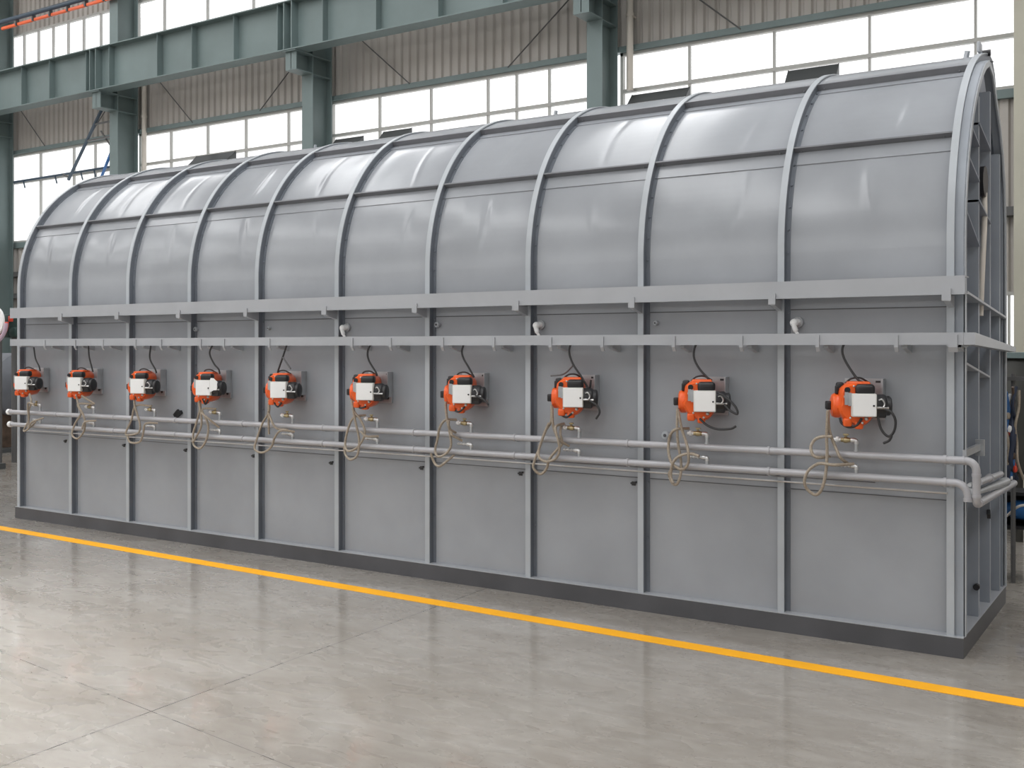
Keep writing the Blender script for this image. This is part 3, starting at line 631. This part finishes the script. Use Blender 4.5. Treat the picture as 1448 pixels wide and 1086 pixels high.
def burner_parts():
    """mesh parts round the control box centre; local axes already turned 24 deg towards +x"""
    def tr(mb): mb.v = [tuple(RZ @ Vector(v)) for v in mb.v]; return mb
    out = []
    b = MB()                                          # orange casing: round volute with shoulders
    pr = []
    for a in range(0, 360, 10):
        c, s = math.cos(R(a)), math.sin(R(a)); rr = .132
        x, z = rr * c * (1.0 if c > 0 else 1.0), rr * s
        if s > 0: x = .118 * max(-1, min(1, c * 1.25)); z = .128 * max(-1, min(1, s * 1.12))
        if x > 0: x *= .66
        pr.append((x, z))
    ys = [(.175, .88), (.16, .97), (.09, 1.0), (.03, 1.0), (-.005, .96), (-.022, .88)]
    vs = [(-.008 + x * k, y + .012, .002 + z * k) for y, k in ys for x, z in pr]; n = len(pr)
    fs = [(i * n + j, i * n + (j + 1) % n, (i + 1) * n + (j + 1) % n, (i + 1) * n + j) for i in range(len(ys) - 1) for j in range(n)] + [tuple(range(n)), tuple((len(ys) - 1) * n + j for j in range(n))]
    b.add(vs, fs, True)
    b.rbox((-.015, .07, .122), (.13, .13, .03), .012)
    b.rbox((-.02, .02, -.12), (.05, .07, .05), .012).rbox((-.085, .02, -.105), (.05, .07, .05), .012)
    out.append(('casing', tr(b), 'orange', None))
    b = MB(); b.lathe((-.115, .115, -.01), (-1, 0, 0), [(0, .075), (.03, .075), (.045, .066), (.052, .045)], 24); out.append(('air_intake', tr(b), 'orange', None))
    b = MB(); b.rbox((-.18, .115, -.01), (.035, .05, .052), .008); out.append(('intake_knob', tr(b), 'black', 'air_intake'))
    b = MB(); b.rbox((-.115, .10, .105), (.045, .05, .05), .012).rbox((-.135, .09, .085), (.02, .03, .05), .006); out.append(('damper_motor', tr(b), 'black', None))
    b = MB(); b.cyl((-.088, -.0, .088), (-.088, -.018, .088), .017, seg=16); out.append(('cover_screw', tr(b), 'black', 'casing'))
    b = MB(); b.rbox((.012, -.005, .090), (.112, .075, .066), .022, 4); out.append(('ignition_cover', tr(b), 'black', None))
    b = MB(); b.rbox((0, -.045, 0), (.140, .055, .136), .006, 2); out.append(('control_box', tr(b), 'boxw', None))
    b = MB(); b.box(-.064, .064, -.0745, -.072, -.062, .062); out.append(('box_lid', tr(b), 'white', 'control_box'))
    b = MB(); b.cyl((.052, -.0745, -.002), (.052, -.079, -.002), .006, seg=10); out.append(('lid_screw', tr(b), 'black', 'control_box'))
    b = MB(); b.box(-.085, -.07, -.055, -.02, -.005, .072).box(-.105, -.085, -.03, -.02, .0, .075); out.append(('box_bracket', tr(b), 'zinc', None))
    b = MB(); b.lathe((.055, .012, -.005), (1, 0, 0), [(0, .068), (.065, .068), (.075, .064), (.08, .058), (.10, .058), (.108, .05), (.112, .02)], 24)
    for a in range(0, 360, 30): b.box(.075, .104, .012 + .056 * math.cos(R(a)) - .004, .012 + .056 * math.cos(R(a)) + .004, -.005 + .056 * math.sin(R(a)) - .004, -.005 + .056 * math.sin(R(a)) + .004)
    b.rbox((.095, -.01, -.05), (.07, .06, .05), .01)
    out.append(('motor', tr(b), 'blackm', None))
    b = MB(); b.tube(spline([(.085, -.052, .03), (.10, -.06, .035), (.115, -.055, .01), (.105, -.062, -.012), (.08, -.066, -.012)], 5), .005, 8).cyl((.07, -.06, -.014), (.14, -.045, -.016), .007, seg=8); out.append(('motor_lead', tr(b), 'steel', 'motor'))
    for c_, r_ in (((.02, -.012, -.082), .012), ((-.07, -.008, -.078), .008), ((-.105, -.002, .03), .008), ((-.05, -.008, .11), .007), ((-.005, -.03, -.105), .008)):
        b = MB(); b.ball(c_, r_, 10); out.append(('bolt', tr(b), 'steel', 'casing'))
    b = MB(); b.box(-.108, -.078, -.0125, -.006, .042, .054); out.append(('rating_label', tr(b), 'boxw', 'casing'))
    # wall side, not turned
    cx = -.03; b = MB(); b.cyl((cx, .10, 0), (cx, .25, 0), .062, seg=24); out.append(('blast_tube', b, 'zinc', None))
    b = MB(); b.box(cx - .13, cx + .11, .205, .222, -.10, .15).box(cx + .10, cx + .11, .155, .21, -.05, .15); out.append(('mounting_plate', b, 'zinc', None))
    b = MB(); b.box(cx + .055, cx + .085, .2035, .2055, .125, .138); out.append(('plate_slot', b, 'blackm', 'mounting_plate'))
    b = MB(); b.cyl((cx + .075, .206, -.06), (cx + .075, .198, -.06), .012, seg=8); out.append(('plate_bolt', b, 'blackm', 'mounting_plate'))
    b = MB(); b.tube(spline([(-.08, .11, .125), (-.05, .09, .152), (0, .08, .157), (.05, .09, .13)], 6), .006, 8); out.append(('ignition_lead', tr(b), 'cable', None))
    return out
BYC = -.25
proto = burner_parts(); meshes = {}
for i in range(10):
    t = thing('gas_burner', ORD[i], 'burner', (BX[i], BYC, BZ[i]), 'orange burners along the furnace wall')
    made = {}
    for k, (nm, mb, mm, par) in enumerate(proto):
        if i == 0:
            p = t if par is None else made[par]
            # meshes are local to the burner; build() subtracts parent locations, so add them back once
            q = MB(); q.v = [tuple(Vector(v) + t.location) for v in mb.v]; q.f = mb.f; q.sm = mb.sm
            o = q.build(nm, M[mm], p); meshes[k] = o
        else:
            o = meshes[k].copy(); COL.objects.link(o); o.parent = t if par is None else made[par]
        made[nm] = o
    for pl in SUPPLY.get(i + 1, []):
        n = len(pl); pts = []
        for j, (x, z) in enumerate(pl):
            pts.append((x, -.195, z + (.025 if j == 0 and z > 1.76 else 0)))
        if pl[0][1] > 1.72: pts.append((pts[-1][0] + .012, -.19, BZ[i] + .12))
        MB().tube(spline(pts, 7), .0075, 8).build('supply_cable', M['greycable' if pl[0][1] < 1.72 else 'cable'], t)
    for pl in LOOPS.get(i + 1, []):
        MB().tube(spline([(x, -.275, z) for x, z in pl], 8), .0075, 8).build('loose_cable', M['cable'], t)
    if i == 3:
        rnd = random.Random(3); b = MB(); c = RZ @ Vector((.085, -.066, .03)) + t.location
        pr = [(math.cos(a) * r, math.sin(a) * r) for a, r in [(q * .45, .052 + rnd.uniform(-.016, .018)) for q in range(14)]]
        b.prism([c + RZ @ Vector((x, 0, z)) for x, z in pr], RZ @ Vector((0, -.006, 0))); b.build('torn_film', M['white'], t, 'torn white plastic film')

HL = ['beige braided hose hanging under the leftmost burner', 'beige braided hose looping under the second burner from the left',
      'beige braided hose in two loops under the third burner from the left', 'beige braided hose looping under the burner with torn white film',
      'beige braided hose hanging wide under the fifth burner from the left', 'beige braided hose coiled under the fifth burner from the right',
      'beige braided hose in a double loop under the fourth burner from the right', 'beige braided hose twisted under the third burner from the right',
      'beige braided hose in a figure eight under the second burner from the right', 'beige braided hose in one round loop under the rightmost burner']
for i in range(10):
    hs = HOSES[i + 1]; t = thing('braided_hose', HL[i], 'hose', (TX[i] - .15, -.28, .95), 'braided hoses under the burners')
    for j, pl in enumerate(hs):
        n = len(pl); pts = []
        for q, (x, z) in enumerate(pl):
            y = -.262 - .012 * j - .010 * math.sin(q * 1.7 + j)
            if q == n - 1 and abs(x - TX[i]) < .16: y = -.205
            pts.append((x, y, z))
        MB().tube(spline(pts, 8), .0095, 8).build('hose_strand', M['hose'], t)

# ------------------------------------------------------------------ machinery beyond the two ends
t = thing('storage_tank', 'dark upright steel tank behind the right end of the furnace', 'tank', (.15, 4.4, 0))
MB().lathe((-.02, 4.6, .62), (0, 0, 1), [(0, .5), (.04, .62), (1.04, .62), (1.08, .60)], 40).build('shell', M['tank'], t)
MB().lathe((-.02, 4.6, 1.70), (0, 0, 1), [(0, .66), (.05, .66)], 40).build('rim', M['teal'], t)
for a in (60, 150, 240, 330): MB().cyl((-.02 + .5 * math.cos(R(a)), 4.6 + .5 * math.sin(R(a)), 0), (-.02 + .5 * math.cos(R(a)), 4.6 + .5 * math.sin(R(a)), .66), .05, seg=12).build('leg', M['tank'], t)
t = thing('cabinet_box', 'cream steel box standing on the tank at the right edge', 'box', (.1, 4.6, 1.75))
MB().rbox((.16, 4.6, 1.98), (.6, .5, .44), .02, 2).build('housing', M['cream'], t)
MB().box(-.18, .5, 4.3, 4.9, 2.20, 2.225).build('lid', M['teal'], t)
MB().box(-.20, -.02, 4.28, 4.33, 1.752, 1.84).build('bracket', M['white'], t)
rn = random.Random(5); mats = ['navy', 'hose', 'white', 'blue', 'brown', 'red', 'navy']
t = thing('cable_bundle', 'tangle of blue, red and white cables hanging at the furnace right end', 'cables', (-.03, 2.2, .85))
for k in range(9):
    x = -.10 + k * .010 + rn.uniform(-.01, .01); z0 = 1.52 - rn.uniform(0, .35); n = 6
    pts = [(x + rn.uniform(-.022, .022) + .004 * q, 2.15 + rn.uniform(-.05, .05), z0 + (.80 - z0) * q / (n - 1)) for q in range(n)]
    MB().tube(spline(pts, 5), .010 if k % 3 else .018, 8).build('cable', M[mats[k % 7]], t)
for k in range(5):
    MB().ball((-.07 + k * .012, 2.13, 1.28 - k * .10), .022, 8, (.8, 1, 1.3)).build('connector', M[mats[(k + 1) % 7]], t)
MB().tube(spline([(-.13, 1.9, 1.62), (-.11, 1.92, 1.2), (-.115, 1.92, 1.0), (-.16, 1.9, .85), (-.15, 1.85, .78)], 6), .014, 10).build('conduit', M['zinc'], t)
MB().cyl((-.05, 2.24, 0), (-.05, 2.24, 1.60), .018, seg=10).bar((-.14, 2.22, 1.56), (.06, 2.22, 1.56), .03, .03).build('hanger_post', M['rod'], t)
t = thing('pump_motor', 'dark blue motor on a black frame low behind the right end', 'motor', (.1, 2.4, .3))
MB().box(-.22, .6, 2.30, 2.6, .66, .685).box(-.22, .6, 2.30, 2.6, .40, .425).box(-.22, -.19, 2.32, 2.58, 0, .685).box(.5, .54, 2.32, 2.58, 0, .685).build('frame', M['black'], t)
MB().box(-.22, .6, 2.585, 2.6, .425, .66).build('back_panel', M['black'], t)
MB().lathe((-.14, 2.4, .54), (1, 0, 0), [(0, .03), (.02, .05), (.10, .075), (.3, .085), (.5, .085), (.55, .06)], 24).build('motor_body', M['blue'], t)
MB().tube(spline([(-.10, 2.28, .50), (-.02, 2.25, .58), (.06, 2.25, .60), (.2, 2.26, .60)], 6), .010, 8).build('lead', M['pole'], t)
tag(MB().tube(spline([(.02, 6.6, 4.35), (-.25, 6.6, 3.9), (-.36, 6.6, 3.2), (-.40, 6.6, 2.6), (-.42, 6.6, 0.0)], 6), .02, 8).build('lifting_strap', M['blue']), 'dark blue strap hanging left of the cream column', 'strap')

t = thing('process_vessel', 'blue-grey horizontal vessel with a domed end beyond the left end', 'vessel', (-15.1, 3.2, 0))
MB().lathe((-14.25, 3.2, 1.15), (-1, 0, 0), [(-.22, .02), (-.20, .25), (-.12, .45), (0, .55), (2.2, .55), (2.3, .3)], 36).build('shell', M['vessel'], t)
for x in (-14.6, -15.9): MB().box(x - .08, x + .08, 2.8, 3.6, 0, .72).build('saddle', M['brown'], t)
MB().box(-16.2, -14.2, 2.75, 3.65, 0, .06).build('skid', M['dark'], t)
MB().lathe((-14.62, 2.75, 1.62), (0, -1, 0), [(0, .20), (.05, .20), (.08, .15), (.09, .02)], 24).build('inspection_cover', M['pink'], t)
MB().tube(spline([(-14.30, 2.7, 2.15), (-14.31, 2.7, 1.6), (-14.28, 2.7, 1.45), (-14.33, 2.65, 1.0), (-14.3, 2.6, .7)], 6), .045, 12).build('standpipe', M['white'], t)
MB().cyl((-14.55, 2.65, 1.50), (-14.15, 2.65, 1.50), .025, seg=10).build('cross_pipe', M['rod'], t)
MB().rbox((-14.38, 2.55, .98), (.16, .2, .28), .05).build('valve_body', M['darkgreen'], t)
t.location += Vector((-1.74, 1.0, 0))
t = thing('switch_box', 'dark green switch box with a red cap above the vessel at the left', 'switch box', (-14.4, 3.0, 2.0))
MB().rbox((-14.42, 3.0, 2.13), (.16, .16, .36), .02, 2).rbox((-14.30, 3.0, 2.03), (.22, .14, .16), .04, 2).build('housing', M['darkgreen'], t)
MB().rbox((-14.30, 2.93, 2.24), (.07, .05, .09), .01, 2).build('cap', M['red'], t)
MB().cyl((-14.40, 3.05, 0), (-14.40, 3.05, 1.96), .04, seg=12).build('post', M['rod'], t)
t = thing('drum_reel', 'pale round reel with a red and mauve rim at the far left edge', 'reel', (-14.75, 3.05, 1.9))
b = MB(); pts = [(-14.75 + .40 * math.cos(R(a)), 2.9, 2.18 + .30 * math.sin(R(a))) for a in range(180, 365, 12)]
b.tube(pts, .03, 10).build('rim_hose', M['red'], t)
MB().tube([(x + .03, 2.87, z - .02) for x, _, z in pts[8:]], .03, 10).build('rim_band', M['pink'], t)
MB().lathe((-14.8, 2.98, 2.2), (0, 1, 0), [(0, .22), (.03, .22)], 30).build('disc', M['white'], t)
MB().cyl((-14.8, 3.05, 0), (-14.8, 3.05, 2.2), .045, seg=12).build('stand', M['rod'], t)
t.location += Vector((.40, -.25, 0))
t = thing('machine_base', 'low dark brown machinery on the floor beyond the left end', 'machine', (-14.3, 2.2, 0))
MB().rbox((-14.45, 2.2, .32), (.9, .5, .5), .04, 2).build('housing', M['brown'], t)
MB().rbox((-14.0, 2.1, .26), (.5, .4, .3), .05, 2).build('motor', M['navy'], t)
MB().box(-14.95, -13.7, 1.92, 2.48, 0, .08).build('skid', M['dark'], t)
MB().cyl((-14.0, 1.88, .3), (-14.0, 1.84, .3), .05, seg=12).build('red_cap', M['red'], t)
